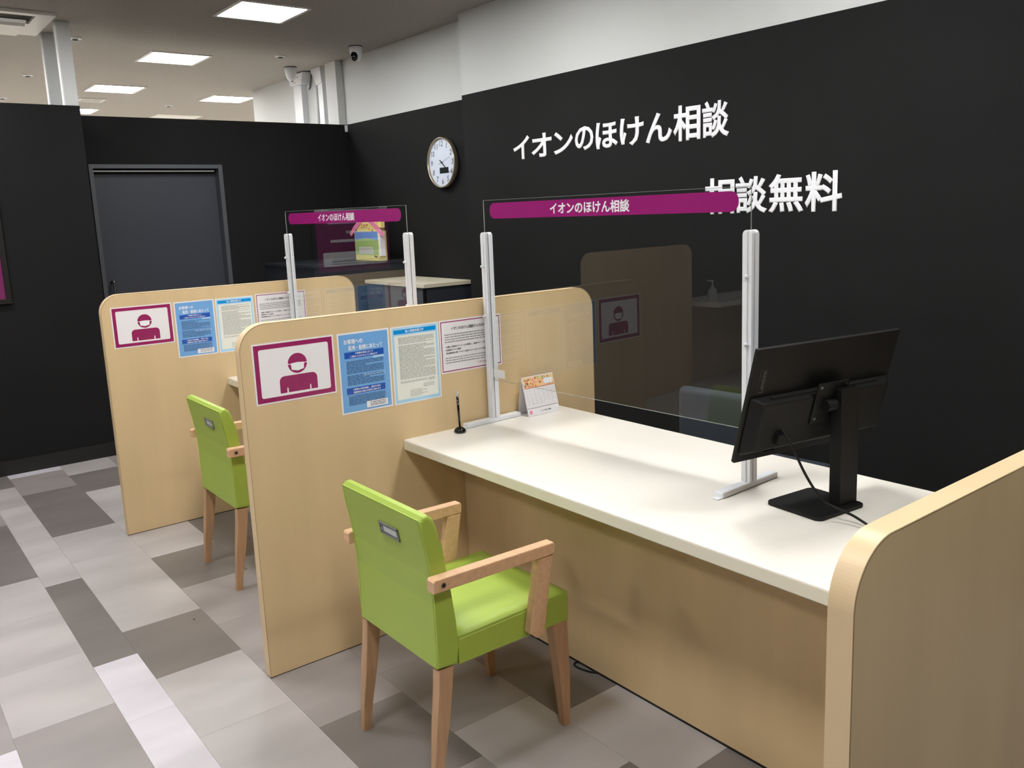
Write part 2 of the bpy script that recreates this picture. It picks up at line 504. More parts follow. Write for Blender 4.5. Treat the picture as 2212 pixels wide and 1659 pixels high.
t = tag(link('cable', tube(bmesh.new(), [(WF - 0.012, 4.79, 2.925), (WF - 0.012, 4.80, 2.87), (WF - 0.012, 4.835, 2.80), (WF - 0.012, 4.86, 2.78)], 0.007), 'dark_grey'), 'thin dark cable bowing down beside the junction box', 'cable')

# corner plate at the top of the black corner
tag(link('corner_clip', B(WF - 0.02, WF - 0.001, YB - 0.028, YB - 0.005, 2.335, 2.39, bev=0.002), 'white_plastic'), 'small white clip at the top of the black wall corner', 'clip')

# air conditioner
t = tag(empty('air_conditioner', (-0.25, 3.8, CEIL)), 'white ceiling cassette air conditioner with a dark outlet slot at top left', 'air conditioner')
bm = bmesh.new()
box(bm, -0.62, 0.545, -0.34, -0.275, -0.02, -0.0005); box(bm, -0.62, 0.545, -0.03, 0.345, -0.02, -0.0005)
box(bm, 0.44, 0.545, -0.275, -0.03, -0.02, -0.0005); box(bm, -0.62, -0.5, -0.275, -0.03, -0.02, -0.0005)
link('housing', bm, 'white_metal', t)
link('outlet_slot', B(-0.5, 0.44, -0.275, -0.03, -0.004, -0.001), 'slot', t)
bm = bmesh.new(); prism(bm, [(-0.085, -0.008), (-0.05, -0.022), (-0.045, -0.019), (-0.08, -0.005)], 'x', -0.48, 0.42)
link('louvre', bm, 'white_plastic', t)
bm = bmesh.new(); prism(bm, [(-0.025, -0.0201), (0.325, -0.0201), (0.325, -0.034), (-0.01, -0.034)], 'x', -0.58, 0.42)
link('grille_panel', bm, 'white_metal', t)

# ceiling lamps
def lamp(x0, y0, label, group, m='lamp'):
    t = tag(empty('ceiling_light', (x0 + 0.2375, y0 + 0.245, CEIL)), label, 'light', group)
    bm = bmesh.new()
    a, b, f = 0.2375, 0.245, 0.024
    box(bm, -a, a, -b, -b + f, -0.006, -0.0003); box(bm, -a, a, b - f, b, -0.006, -0.0003)
    box(bm, -a, -a + f, -b + f, b - f, -0.006, -0.0003); box(bm, a - f, a, -b + f, b - f, -0.006, -0.0003)
    link('lamp_frame', bm, 'white_metal', t)
    link('diffuser', B(-a + f, a - f, -b + f, b - f, -0.005, -0.0003), m, t)
nA = ['lit square ceiling lamp hidden beyond the black partition, farthest of the middle row', 'lit square ceiling lamp cut off by the top of the left wall corner', 'lit square ceiling lamp, third nearest of the row, beside the air vent',
      'lit square ceiling lamp, second nearest of the row', 'lit square ceiling lamp at the top edge, largest in view', 'lit square ceiling lamp above the desks, out of view', 'lit square ceiling lamp above the near desk, out of view', 'lit square ceiling lamp behind the near divider, out of view']
for (x, y), n in zip(ROWA, nA): lamp(x, y, n, 'square ceiling lamps')
for i, (x, y) in enumerate(ROWB + ROW_FILL):
    lamp(x, y, 'lit square ceiling lamp %s, out of view' % ['above the aisle by the far booth', 'above the aisle beside the middle divider', 'above the aisle beside the near booth', 'above the aisle behind the camera', 'added over the opposite booths, far one', 'added over the opposite booths, near one'][i], 'aisle ceiling lamps')
for (x, y), n in zip(ROWC, ['lit square ceiling lamp partly hidden by the white wall edge', 'lit square ceiling lamp farther behind the white wall edge, hidden']): lamp(x, y, n, 'square ceiling lamps')
for i, (x, y) in enumerate(HALL_FILL):
    row = ['far left row', 'left row', 'right row', 'last row'][min(i // 4, 3)]
    lamp(x, y, 'added hidden ceiling lamp in the hall beyond, %s, %s from the door wall' % (row, ['first', 'second', 'third', 'fourth'][i % 4]), 'added hall fill lamps', 'hall_fill_lamp')

# small ceiling discs, vents
for (x, y, lab) in ((0.5518, 4.2017, 'small round white ceiling sensor right of the white post'), (2.0911, 4.2226, 'small round white ceiling sensor left of the dome cameras'),
                    (0.5385, 6.0169, 'small round white ceiling sensor left of the white posts, nearer one'), (2.2021, 7.6309, 'small round white ceiling sensor near the far lamp'),
                    (0.5558, 7.5918, 'small round white ceiling sensor at the left picture edge')):
    t = tag(empty('ceiling_sensor', (x, y, CEIL)), lab, 'sensor', 'round ceiling sensors')
    link('flange', lathe(bmesh.new(), [(0, -0.0005), (0.045, -0.0005), (0.043, -0.006), (0.025, -0.01), (0, -0.01)], 20), 'white_plastic', t)
    link('head', lathe(bmesh.new(), [(0.02, -0.0101), (0.018, -0.022), (0, -0.024)], 16), 'grey_plastic', t)
t = tag(empty('air_vent', (1.35, 7.45, CEIL)), 'small square slatted ceiling vent between the left lamps', 'vent')
bm = bmesh.new()
for s in (-1, 1):
    box(bm, s * .115 - .012, s * .115 + .012, -.13, .13, -.008, -.0005); box(bm, -.103, .103, s * .118 - .012, s * .118 + .012, -.008, -.0005)
link('vent_frame', bm, 'white_metal', t)
link('vent_back', B(-.103, .103, -.106, .106, -.002, -.0005), 'slot', t)
for i in range(6): link('slat', B(-.103, .103, -.098 + i * .036, -.082 + i * .036, -.007, -.003), 'white_metal', t)
t = tag(empty('access_panel', (2.6, 8.65, CEIL)), 'white ceiling access panel just above the black partition', 'panel')
link('hatch', B(-.26, .26, -.17, .17, -.006, -.0005, bev=.002), 'white_metal', t)
link('rim', B(-.28, .28, -.19, .19, -.003, -.0004), 'cream_wall', t)

# dome cameras
for (x, y, rz, lab) in ((2.4426, 3.5748, R(200), 'white dome camera with a dark eye on the ceiling, right one'), (2.3805, 4.683, R(150), 'white dome camera seen from behind on the ceiling, left one')):
    t = tag(empty('dome_camera', (x, y, CEIL)), lab, 'camera', 'ceiling dome cameras')
    link('mount', lathe(bmesh.new(), [(0, -0.0005), (0.055, -0.0005), (0.055, -0.006), (0, -0.006)]), 'dark_grey', t)
    link('shell', lathe(bmesh.new(), [(0.05, -0.006), (0.052, -0.03), (0.045, -0.07), (0.036, -0.1), (0.02, -0.115), (0, -0.118)]), 'white_plastic', t, smooth=True)
    bm = bmesh.new()
    bmesh.ops.create_uvsphere(bm, u_segments=20, v_segments=12, radius=0.034, matrix=Matrix.Diagonal((0.6, 0.85, 1.15, 1)))
    e = link('eye', bm, 'black_gloss', t, smooth=True)
    if rz == R(200): e.location = (-0.03, -0.022, -0.08); e.rotation_euler = (0, 0, R(40))
    else: e.location = (0.02, 0.026, -0.092); e.scale = (.8, .8, .8)

# ------------------------------------------------------------------ wall lettering
BOLD = 0.026
def wall_sign(label, chars, y0, y1, z0, z1, name='wall_sign'):
    """chars: (character, start, end, rise, height) in fractions of width/height"""
    t = tag(empty(name, (WN - 0.0005, y0, z0), ROT_WEST), label, 'sign')
    Wd_, Hd_ = y0 - y1, z1 - z0
    for ch, a, b, c, d in chars:
        text_obj('letter', ch, 'white_print', t, a * Wd_, c * Hd_, 0.0, width=(b - a) * Wd_, height=(d - c) * Hd_, size=0.2, bold=BOLD, extrude=0.002)
    return t
wall_sign('upper line of raised white Japanese lettering on the black wall',
          [('イ', 0.0, 0.098, 0.0, 0.80), ('オ', 0.108, 0.222, 0.0, 0.80), ('ン', 0.232, 0.335, 0.02, 0.76), ('の', 0.345, 0.438, 0.06, 0.82), ('ほ', 0.448, 0.552, 0.04, 0.86), ('け', 0.562, 0.668, 0.04, 0.88), ('ん', 0.676, 0.786, 0.04, 0.90), ('相', 0.790, 0.896, 0.0, 1.0), ('談', 0.902, 1.0, 0.0, 1.0)],
          1.695, -0.033, 1.925, 2.106)
wall_sign('lower line of raised white Japanese lettering on the black wall', [('相', 0.0, 0.243, 0, 1), ('談', 0.252, 0.49, 0, 1), ('無', 0.5, 0.747, 0, 1), ('料', 0.755, 1.0, 0, 1)], 0.122, -0.655, 1.546, 1.726)

# ------------------------------------------------------------------ clock
t = tag(empty('wall_clock', (WF - 0.0005, 2.674, 1.975), ROT_WEST), 'round wall clock with champagne rim and dark display window', 'clock')
link('bezel', lathe(bmesh.new(), [(0.0, 0.0), (0.170, 0.0), (0.183, 0.012), (0.184, 0.042), (0.182, 0.048), (0.178, 0.050), (0.1745, 0.047), (0.172, 0.032)], 64), 'bezel', t, smooth=True)
link('dial', lathe(bmesh.new(), [(0.1725, 0.026), (0.1725, 0.0325), (0.0, 0.0325)], 64), 'dial', t)
for n_ in range(1, 13):
    a = R(30 * n_)
    text_obj('numeral', str(n_), 'dark_grey', t, 0.137 * math.sin(a), 0.137 * math.cos(a) - 0.020, 0.0329, height=0.040, size=0.05, bold=0.008, align='CENTER', shear=0.15)
ticks = []
for k in range(60):
    a = R(6 * k); r0, r1, hw = (0.160 if k % 5 == 0 else 0.164), 0.168, (0.0008 if k % 5 else 0.0014)
    s, c = math.sin(a), math.cos(a)
    ticks.append([(r0 * s - hw * c, r0 * c + hw * s), (r0 * s + hw * c, r0 * c - hw * s), (r1 * s + hw * c, r1 * c - hw * s), (r1 * s - hw * c, r1 * c + hw * s)])
tk = plink('minute_marks', ticks, 0.0328, 'dark_grey', t); tk['kind'] = 'stuff'
link('display_window', B(-0.034, 0.082, -0.079, -0.036, 0.0326, 0.0345, bev=0.001), 'lcd', t)
for nm, ang, ln, tl, hw, z, m in (('hour_hand', 131, 0.07, 0.02, 0.0045, 0.036, 'lcd'), ('minute_hand', 128, 0.125, 0.032, 0.0035, 0.0375, 'lcd'), ('second_hand', 72, 0.12, 0.04, 0.0012, 0.039, 'dark_grey')):
    bm = bmesh.new(); prism(bm, [(-hw, -tl), (hw, -tl), (hw * .6, ln), (-hw * .6, ln)], 'z', z, z + 0.001)
    o = link(nm, bm, m, t); o.rotation_euler = (0, 0, -R(ang))
link('hub', cyl(bmesh.new(), (0, 0, 0.0326), (0, 0, 0.0405), 0.006), 'lcd', t)

# ------------------------------------------------------------------ dividers
def divider(y, x1, h, label):
    t = tag(empty('divider_panel', (0, y, 0)), label, 'divider', 'rounded maple booth dividers')
    RR = 0.095
    outer = rrect(0, 0.004, x1, h, RR, 26, (0, 0, 1, 1))
    inner = rrect(0.0015, 0.004, x1 - 0.0015, h - 0.0015, RR, 26, (0, 0, 1, 1))
    bm = bmesh.new(); prism(bm, inner, 'y', 0.0, T)
    link('board', bm, 'maple', t)
    bm = bmesh.new(); n = len(outer)
    A_ = [bm.verts.new((p[0], 0.0004, p[1])) for p in outer]; Bv = [bm.verts.new((p[0], T - 0.0004, p[1])) for p in outer]
    C_ = [bm.verts.new((p[0], 0.0004, p[1])) for p in inner]; D_ = [bm.verts.new((p[0], T - 0.0004, p[1])) for p in inner]
    for i in range(1, n):
        j = (i + 1) % n
        bm.faces.new((A_[i], A_[j], Bv[j], Bv[i])); bm.faces.new((A_[i], C_[i], C_[j], A_[j])); bm.faces.new((Bv[i], Bv[j], D_[j], D_[i]))
    link('edge_band', bm, 'maple_edge', t)
    pts = []
    bm = bmesh.new()
    for i in range(1, n - 1 + 1):
        j = (i + 1) % n
        def off(p, q): return q
    inner2 = rrect(0.0024, 0.004, x1 - 0.0024, h - 0.0024, RR, 26, (0, 0, 1, 1))
    E_ = [bm.verts.new((p[0], -0.00015, p[1])) for p in inner]; F_ = [bm.verts.new((p[0], -0.00015, p[1])) for p in inner2]
    for i in range(1, n):
        j = (i + 1) % n
        bm.faces.new((E_[i], E_[j], F_[j], F_[i]))
    link('seam_line', bm, 'seam', t)
    link('base_strip', B(0.002, x1 - 0.002, 0.002, T - 0.002, 0, 0.004), 'seam', t)
    return t
divider(0, 1.599, H, 'tall maple divider in the middle, between the two booths')
divider(Y1, 1.409, H, 'tall maple divider at the far booth, farthest one')
divider(Y3, 1.72, H3, 'maple divider at the right edge, nearest to the camera')

# ------------------------------------------------------------------ desks
def desk(ya, yb, label):
    t = tag(empty('counter_desk', (DX0, ya, 0)), label, 'desk', 'cream topped counter desks')
    Ly = yb - ya; D = DX1 - DX0
    bm = bmesh.new(); prism(bm, rrect(0, DZ - DT, D, DZ, 0.005, 4), 'y', 0.0006, Ly - 0.0006)
    link('desktop', bm, 'desk', t)
    bm = bmesh.new(); prism(bm, [(-0.0006, DZ - DT + 0.004), (-0.0006, DZ - 0.006), (0.0002, DZ - 0.006), (0.0002, DZ - DT + 0.004)], 'y', 0.0006, Ly - 0.0006)
    link('edge_strip', bm, 'desk_edge', t)
    link('modesty_panel', B(MX - DX0, MX - DX0 + 0.02, 0.001, Ly - 0.001, 0.012, DZ - DT - 0.0005), 'maple', t)
    link('kick_strip', B(MX - DX0 + 0.004, MX - DX0 + 0.018, 0.001, Ly - 0.001, 0.0, 0.012), 'black_base', t)
    return t
desk(Y3 + T, 0.0, 'long cream topped maple desk in the near booth with the monitor')
desk(T, Y1, 'cream topped maple desk in the far booth, mostly hidden by the middle divider')

# ------------------------------------------------------------------ notices
rnd = random.Random(11)
def notice(x, ztop, y, w, h, label):
    t = tag(empty('notice_sheet', (x, y - 0.0003, ztop - h), ROT_FRONT), label, 'notice', 'laminated notices on the dividers')
    link('laminate', B(0, w, 0, h, 0, 0.0006), 'paper', t)
    return t

def mask_sign(x, zt, y, lab):
    t = notice(x, zt, y, .297, .21, lab)
    W, Hh = .297, .21
    z = 0.0006
    o = rect(.0055, .0055, W - .0055, Hh - .0055)
    i = rrect(.0215, .0215, W - .0215, Hh - .0215, .007, 5)
    # frame as four strips plus filled corners
    link_ = plink('border', [rect(.0055, .0055, W - .0055, .0215), rect(.0055, Hh - .0215, W - .0055, Hh - .0055), rect(.0055, .0215, .0215, Hh - .0215), rect(W - .0215, .0215, W - .0055, Hh - .0215)] +
                  [[(cx0, cy0)] + [(cx0 + sx * (.007 - .007 * math.sin(R(a))), cy0 + sy * (.007 - .007 * math.cos(R(a)))) for a in ((0, 22, 45, 68, 90) if sx * sy > 0 else (90, 68, 45, 22, 0))]
                   for (cx0, cy0, sx, sy) in ((.0215, .0215, 1, 1), (W - .0215, .0215, -1, 1), (W - .0215, Hh - .0215, -1, -1), (.0215, Hh - .0215, 1, -1))], z, 'maroon', t)
    cx, cy = .157, .21 - .082
    head = [(cx + .035 * math.cos(R(a)), cy + .035 * math.sin(R(a))) for a in range(0, 360, 12)]
    by0, by1, hw = .21 - .180, .21 - .1215, .069
    body = [(cx - hw, by0), (cx - .0445, by0), (cx - .0445, by0 + .014), (cx - .042, by0 + .019), (cx - .0395, by0 + .014), (cx - .0395, by0)]
    body += [(cx + .0395, by0), (cx + .0395, by0 + .014), (cx + .042, by0 + .019), (cx + .0445, by0 + .014), (cx + .0445, by0), (cx + hw, by0)]
    body += [(cx + hw - .018 + .018 * math.cos(R(a)), by1 - .018 + .018 * math.sin(R(a))) for a in (0, 22, 45, 68, 90)]
    body += [(cx - hw + .018 + .018 * math.cos(R(a)), by1 - .018 + .018 * math.sin(R(a))) for a in (90, 112, 135, 158, 180)]
    plink('masked_figure', [head, body], z, 'maroon', t)
    mk = [(cx - .0225, cy - .021), (cx, cy - .0265), (cx + .0225, cy - .021), (cx + .0245, cy + .001), (cx, cy + .003), (cx - .0245, cy + .001)]
    st1 = [(cx - .036, cy - .001), (cx - .024, cy - .0035), (cx - .024, cy - .0015), (cx - .036, cy + .002)]
    st2 = [(cx + .024, cy - .0035), (cx + .036, cy - .001), (cx + .036, cy + .002), (cx + .024, cy - .0015)]
    plink('face_mask', [mk, st1, st2], z + .0003, 'white_print', t)

def blue_notice(x, zt, y, lab):
    W, Hh = .21, .297
    t = notice(x, zt, y, W, Hh, lab)
    z = .0006
    plink('background', [rect(.006, .006, W - .006, Hh - .006)], z, 'blue_bg', t)
    text_obj('heading', 'お客様への', 'white_print', t, .025, Hh - .042, z + .0006, width=.075, height=.018, bold=.02, extrude=.0001)
    text_obj('heading', '販売・勧誘にあたって', 'white_print', t, .042, Hh - .066, z + .0006, width=.138, height=.018, bold=.02, extrude=.0001)
    plink('title_bar', [rect(.024, Hh - .094, W - .026, Hh - .071)], z + .0003, 'blue_bar', t)
    plink('section_bar', [rect(.024, Hh - .226, W - .028, Hh - .202)], z + .0003, 'blue_bar', t)
    for s, yy, a, b in (('お客様の視点に立って', .081, .068, .072), ('ご満足いただけるように努めます', .0915, .046, .112), ('お客様の立場を尊重し、保険その他の', .213, .05, .112), ('金融商品の適正な販売に努めます', .2235, .05, .112)):
        text_obj('bar_text', s, 'white_print', t, a, Hh - yy, z + .0009, width=b, height=.0075, bold=.015)
    plink('highlight', [rect(.138, Hh - .103, W - .026, Hh - .095), rect(.095, Hh - .1655, W - .027, Hh - .157)], z + .0004, 'highlight', t)
    ln = []
    yy = .107
    while yy < .285:
        if not (.150 < yy < .160 or .196 < yy < .229) and not (yy > .27):
            e = W - .03 if rnd.random() < .75 else rnd.uniform(.10, .15)
            ln += dashes(.03, e, Hh - yy, .0023, rnd)
        yy += .0053
    o = plink('small_print', ln, z + .0006, 'ink_blue', t); o['kind'] = 'stuff'
    plink('address_box', [rect(.1, .012, W - .022, .036)], z + .0007, 'white_print', t)
    ln = []
    for k in range(3): ln += dashes(.115, W - .03, .030 - k * .006, .002, rnd)
    o = plink('address_lines', ln, z + .001, 'ink_dark', t); o['kind'] = 'stuff'

def policy_notice(x, zt, y, lab):
    W, Hh = .21, .297
    t = notice(x, zt, y, W, Hh, lab)
    z = .0006
    plink('background', [rect(.005, .005, W - .005, Hh - .005)], z, 'pale_blue', t)
    plink('title_bar', [rect(.012, Hh - .029, W - .012, Hh - .013)], z + .0003, 'cyan_bar', t)
    text_obj('heading', '個人情報保護方針', 'white_print', t, .062, Hh - .0262, z + .0007, width=.082, height=.0105, bold=.012)
    plink('text_panel', [rect(.014, .017, W - .014, Hh - .035)], z + .0003, 'cream_print', t)
    ln = []
    yy = .045
    while yy < .205:
        if not (.068 < yy < .074):
            e = W - .022 if rnd.random() < .7 else rnd.uniform(.12, .16)
            ln += dashes(.03, e, Hh - yy, .0018, rnd)
        yy += .0045
    for yy in (.213, .217): ln += dashes(.03, .15, Hh - yy, .0015, rnd)
    for yy in (.212, .216, .220): ln += dashes(.155, .182, Hh - yy, .0015, rnd)
    for yy in (.232, .237, .242): ln += dashes(.13, .18, Hh - yy, .0015, rnd)
    for k in range(5): ln += dashes(.07, .145 if k % 2 else .12, Hh - .25 - k * .0055, .0015, rnd)
    o = plink('small_print', ln, z + .0006, 'ink_grey', t); o['kind'] = 'stuff'

def info_notice(x, zt, y, lab):
    W, Hh = .297, .21
    t = notice(x, zt, y, W, Hh, lab)
    z = .0006
    b = .006
    plink('border', [rect(b, b, W - b, b + .0035), rect(b, Hh - b - .0035, W - b, Hh - b), rect(b, b, b + .0035, Hh - b), rect(W - b - .0035, b, W - b, Hh - b)], z, 'maroon', t)
    text_obj('heading', 'イオンのほけん相談からのお知らせ', 'ink_dark', t, .055, Hh - .042, z + .0003, width=.19, height=.0135, bold=.018, shear=.15)
    ln = []
    for k in range(4): ln += dashes(.022, W - .03, Hh - .060 - k * .0095, .0036, rnd)
    for k in range(3): ln += dashes(.022, W - .035, Hh - .152 - k * .0095, .0032, rnd)
    o = plink('small_print', ln, z + .0003, 'ink_grey', t); o['kind'] = 'stuff'
    for k, (s, wd) in enumerate((('・店舗に消毒用アルコールを用意し、接客のテーブルや椅子', .22), ('・従業員のマスク着用', .075), ('・飛沫感染防止策（アクリル板やビニールカーテンの設置）', .205))):
        text_obj('bullet_line', s, 'ink_dark', t, .022, Hh - .110 - k * .0125, z + .0003, width=wd, height=.0075, bold=.015, shear=.1)
    text_obj('signature', 'イオンのほけん相談', 'maroon', t, .175, .021, z + .0003, width=.09, height=.0095, bold=.015, shear=.15)

for (y, dx, dz_, w1) in ((0.0, 0.0, 0.0, 'middle divider'), (Y1, 0.0035, 0.002, 'far divider')):
    mask_sign(.0419 + dx, 1.1934 + dz_, y, 'maroon framed mask wearing sign on the ' + w1)
    blue_notice(.3533 + dx * .2, 1.1926 + dz_, y, 'sky blue notice with white heading on the ' + w1)
    policy_notice(.571 + dx * .2, 1.1914 + dz_, y, 'pale blue bordered policy notice with grey print on the ' + w1)
    info_notice(.7857 + dx * 2.5, 1.1923 + dz_ * 3, y, 'white landscape notice with thin maroon border on the ' + w1)

# ------------------------------------------------------------------ acrylic screens
def screen(x, y0, label, dzk=0):
    # origin at the far bottom end; local x = along the sheet, local y = up, local z = towards the customer
    th = 0.0345
    ex = Vector((math.sin(th), -math.cos(th), 0)); ez = Vector((-math.cos(th), -math.sin(th), 0)); ey = Vector((0, 0, 1))
    rot = Matrix((ex, ey, ez)).transposed()
    t = tag(empty('acrylic_screen', (x, y0, DZ), rot), label, 'screen', 'acrylic screens standing on the desks')
    Wd_, ztop, zbot = 1.238, 1.646 - DZ, 0.932 - DZ
    link('acrylic_sheet', B(0.001, Wd_ - 0.001, zbot + 0.001, ztop - 0.001, -0.0015, 0.0015), 'acrylic', t)
    bm = bmesh.new()
    e = 0.0011
    box(bm, 0, Wd_, ztop - e, ztop, -0.0016, 0.0016); box(bm, 0, Wd_, zbot, zbot + e, -0.0016, 0.0016)
    box(bm, 0, e, zbot + e, ztop - e, -0.0016, 0.0016); box(bm, Wd_ - e, Wd_, zbot + e, ztop - e, -0.0016, 0.0016)
    link('sheet_rim', bm, 'acrylic_edge', t)
    b0, b1, c0, c1 = 0.040, 1.196, 1.5745 - DZ, 1.634 - DZ
    bn = link('banner', prism(bmesh.new(), rrect(b0, c0, b1, c1, 0.0285, 8), 'z', 0.0016, 0.0022), 'purple', t)
    text_obj('lettering', 'イオンのほけん相談', 'white_print', bn, 0.388, c0 + 0.0095, 0.00225, width=0.385, height=0.0415, bold=0.028, extrude=0.0001)
    ph = 1.5225 - DZ
    for k, xx in enumerate((-0.012, Wd_ - 0.020)):
        bm = bmesh.new()
        prism(bm, rrect(xx, 0.018, xx + 0.032, ph, 0.012, 5, (0, 0, 1, 1)), 'z', 0.0024, 0.014, bev=0.0015)
        p = link('post', bm, 'white_plastic', t)
        bm = bmesh.new(); prism(bm, rrect(xx, 0.018, xx + 0.032, ph, 0.012, 5, (0, 0, 1, 1)), 'z', -0.022, -0.0024, bev=0.0015)
        link('post_back', bm, 'white_plastic', p)
        link('post_rib', B(xx + 0.013, xx + 0.019, 0.018, ph - 0.004, 0.014, 0.0175, bev=0.001), 'white_plastic', p)
        for zz in (1.39, 1.192):
            q = cyl(bmesh.new(), (xx + 0.016, zz - DZ, 0.0170), (xx + 0.016, zz - DZ, 0.029), 0.0065, 0.005, 12)
            link('knob', q, 'white_plastic', p)
        bm = bmesh.new()
        box(bm, xx - 0.001, xx + 0.031, 0.0005, 0.018, -0.134, 0.145, bev=0.003)
        box(bm, xx + 0.004, xx + 0.028, 0.0005, 0.004, -0.138, 0.165, bev=0.001)
        link('base_bar', bm, 'white_plastic', t)
    return t
s1 = screen(1.0095, -0.021, 'clear acrylic screen with purple banner on the near desk')
link('tape_tab', B(0.022, 0.092, 0.945 - DZ + 0.0, 0.978 - DZ, 0.0025, 0.0033), 'white_plastic', s1)
s2 = screen(1.003, 1.862, 'clear acrylic screen with purple banner in the far booth')
link('tape_tab', B(1.165, 1.222, 0.93 - DZ, 0.985 - DZ, 0.0025, 0.0033), 'white_plastic', s2)

# ------------------------------------------------------------------ chairs
def make_chair(loc, rz, label):
    t = tag(empty('armchair', loc), label, 'chair', 'lime green booth armchairs')
    t.rotation_euler = (0, 0, rz)
    W2 = 0.2225
    prof = [(.130, .3725), (.198, .3655), (.1985, .42), (.195, .50), (.185, .58), (.172, .66), (.163, .73), (.1535, .778), (.142, .806), (.126, .819), (.110, .818), (.099, .805), (.106, .765), (.117, .705), (.126, .64), (.1315, .56), (.132, .46)]
    # upholstered back: width nearly constant, bevelled rim
    bm = bmesh.new(); prism(bm, prof, 'y', -W2, W2, bev=0.010, seg=3)
    link('backrest', bm, 'green', t, smooth=False)
    # piping along the rear edges
    for s in (-1, 1):
        pp = [(p[0] - .0005, s * (W2 - .0085), p[1]) for p in [(.131, .376), (.132, .46), (.1315, .56), (.126, .64), (.117, .705), (.106, .765), (.0995, .803)]]
        link('piping', tube(bmesh.new(), pp, .0013, 6, 3), 'piping', t)
    link('piping', tube(bmesh.new(), [(.0995, -W2 + .008, .808), (.0985, 0, .809), (.0995, W2 - .008, .808)], .0016, 6, 3), 'piping', t)
    # seat box with softly domed top
    bm = bmesh.new()
    nx, ny = 10, 8
    x0, x1 = .199, .604
    top = []
    for i in range(nx + 1):
        row = []
        for j in range(ny + 1):
            u, v = i / nx, j / ny
            x = x0 + (x1 - x0) * u; y = -W2 + 2 * W2 * v
            d = .012 * (1 - (2 * v - 1) ** 6) * (1 - (2 * u - 1) ** 6)
            row.append(bm.verts.new((x, y, .447 + .004 * u + d)))
        top.append(row)
    for i in range(nx):
        for j in range(ny): bm.faces.new((top[i][j], top[i + 1][j], top[i + 1][j + 1], top[i][j + 1]))
    ring = [top[i][0] for i in range(nx + 1)] + [top[nx][j] for j in range(1, ny + 1)] + [top[i][ny] for i in range(nx - 1, -1, -1)] + [top[0][j] for j in range(ny - 1, 0, -1)]
    low = [bm.verts.new((v.co.x, v.co.y, .366 - .006 * (v.co.x - x0) / (x1 - x0))) for v in ring]
    n = len(ring)
    for k in range(n): bm.faces.new((ring[k], ring[(k + 1) % n], low[(k + 1) % n], low[k]))
    bm.faces.new(low)
    es = [e for e in bm.edges if e.is_manifold and e.calc_face_angle(0) > 1.0]
    bmesh.ops.bevel(bm, geom=es, offset=0.008, segments=3, affect='EDGES', profile=0.5)
    for f in bm.faces: f.smooth = abs(f.normal.z) > .3 and len(f.verts) < 9
    st = link('seat', bm, 'green', t)
    for s in (-1, 1):
        link('seat_seam', tube(bmesh.new(), [(.205, s * (W2 - .0005), .437), (.4, s * (W2 - .0003), .440), (.596, s * (W2 - .0008), .441)], .0016, 6, 3), 'piping', st)
    # legs: lofted, tapering
    def leg(secs):
        bm = bmesh.new(); prev = None
        for (xa, xb, ya, yb, z) in secs:
            q = [bm.verts.new(p) for p in ((xa, ya, z), (xb, ya, z), (xb, yb, z), (xa, yb, z))]
            if prev:
                for k in range(4): bm.faces.new((prev[k], prev[(k + 1) % 4], q[(k + 1) % 4], q[k]))
            else: bm.faces.new(q[::-1])
            prev = q
        bm.faces.new(prev)
        es = [e for e in bm.edges if abs(e.verts[0].co.z - e.verts[1].co.z) > .03]
        bmesh.ops.bevel(bm, geom=es, offset=0.003, segments=2, affect='EDGES', profile=0.5)
        return bm
    for s in (-1, 1):
        yo, yi = s * (W2 - .001), s * (W2 - .035)
        yo2, yi2 = s * (W2 - .004), s * (W2 - .028)
        a, b = sorted((yo, yi)); a2, b2 = sorted((yo2, yi2))
        link('leg', leg([(.098, .126, a2, b2, 0), (.104, .136, a2, b2, .08), (.117, .157, a, b, .2), (.129, .175, a, b, .31), (.133, .181, a, b, .3725 if False else .366)]), 'beech_leg', t)
        a2, b2 = sorted((s * (W2 - .012), s * (W2 - .038)))
        a, b = sorted((s * (W2 - .003), s * (W2 - .045)))
        link('leg', leg([(.585, .611, a2, b2, 0), (.566, .607, a, b, .2), (.545, .602, a, b, .361)]), 'beech_leg', t)
        # arm: flat rail on top of a leaning front post
        ya, yb = sorted((s * (W2 + .0005), s * (W2 + .036)))
        bm = bmesh.new(); prism(bm, [(.110, .612), (.528, .606), (.531, .634), (.525, .642), (.116, .650), (.110, .644)], 'y', ya, yb, bev=.003)
        ar = link('armrest', bm, 'beech', t)
        ya2, yb2 = sorted((s * (W2 + .001), s * (W2 + .030)))
        bm = bmesh.new(); prism(bm, [(.430, .384), (.455, .362), (.484, .366), (.5265, .606), (.4725, .6065)], 'y', ya2, yb2, bev=.003)
        link('arm_post', bm, 'beech', ar)
        link('bolt_cap', cyl(bmesh.new(), (.140, s * (W2 + .0345), .630), (.140, s * (W2 + .0375), .630), .0075), 'steel', ar)
        link('bolt_hole', cyl(bmesh.new(), (.140, s * (W2 + .0372), .630), (.140, s * (W2 + .0380), .630), .0042), 'slot', ar)
    # recessed grip plate on the rear of the back (leans with the back)
    g = empty('pull_handle'); g.parent = t
    bm = bmesh.new()
    a, b = .052, .019
    box(bm, -a, a, -b, -b + .004, 0, .003); box(bm, -a, a, b - .004, b, 0, .003); box(bm, -a, -a + .005, -b, b, 0, .003); box(bm, a - .005, a, -b, b, 0, .003)
    bpy.data.objects.remove(g)
    tilt = math.atan2(.706 - .765, .117 - .106)
    zd = Vector((-.98, 0, -.18)).normalized(); xd = Vector((0, -1, 0)); yd = zd.cross(xd)
    mt = Matrix((xd, yd, zd)).transposed().to_4x4(); mt.translation = Vector((.1115, -.035, .7275))
    h = link('pull_handle', bm, 'grey_plastic', t); h.matrix_local = mt
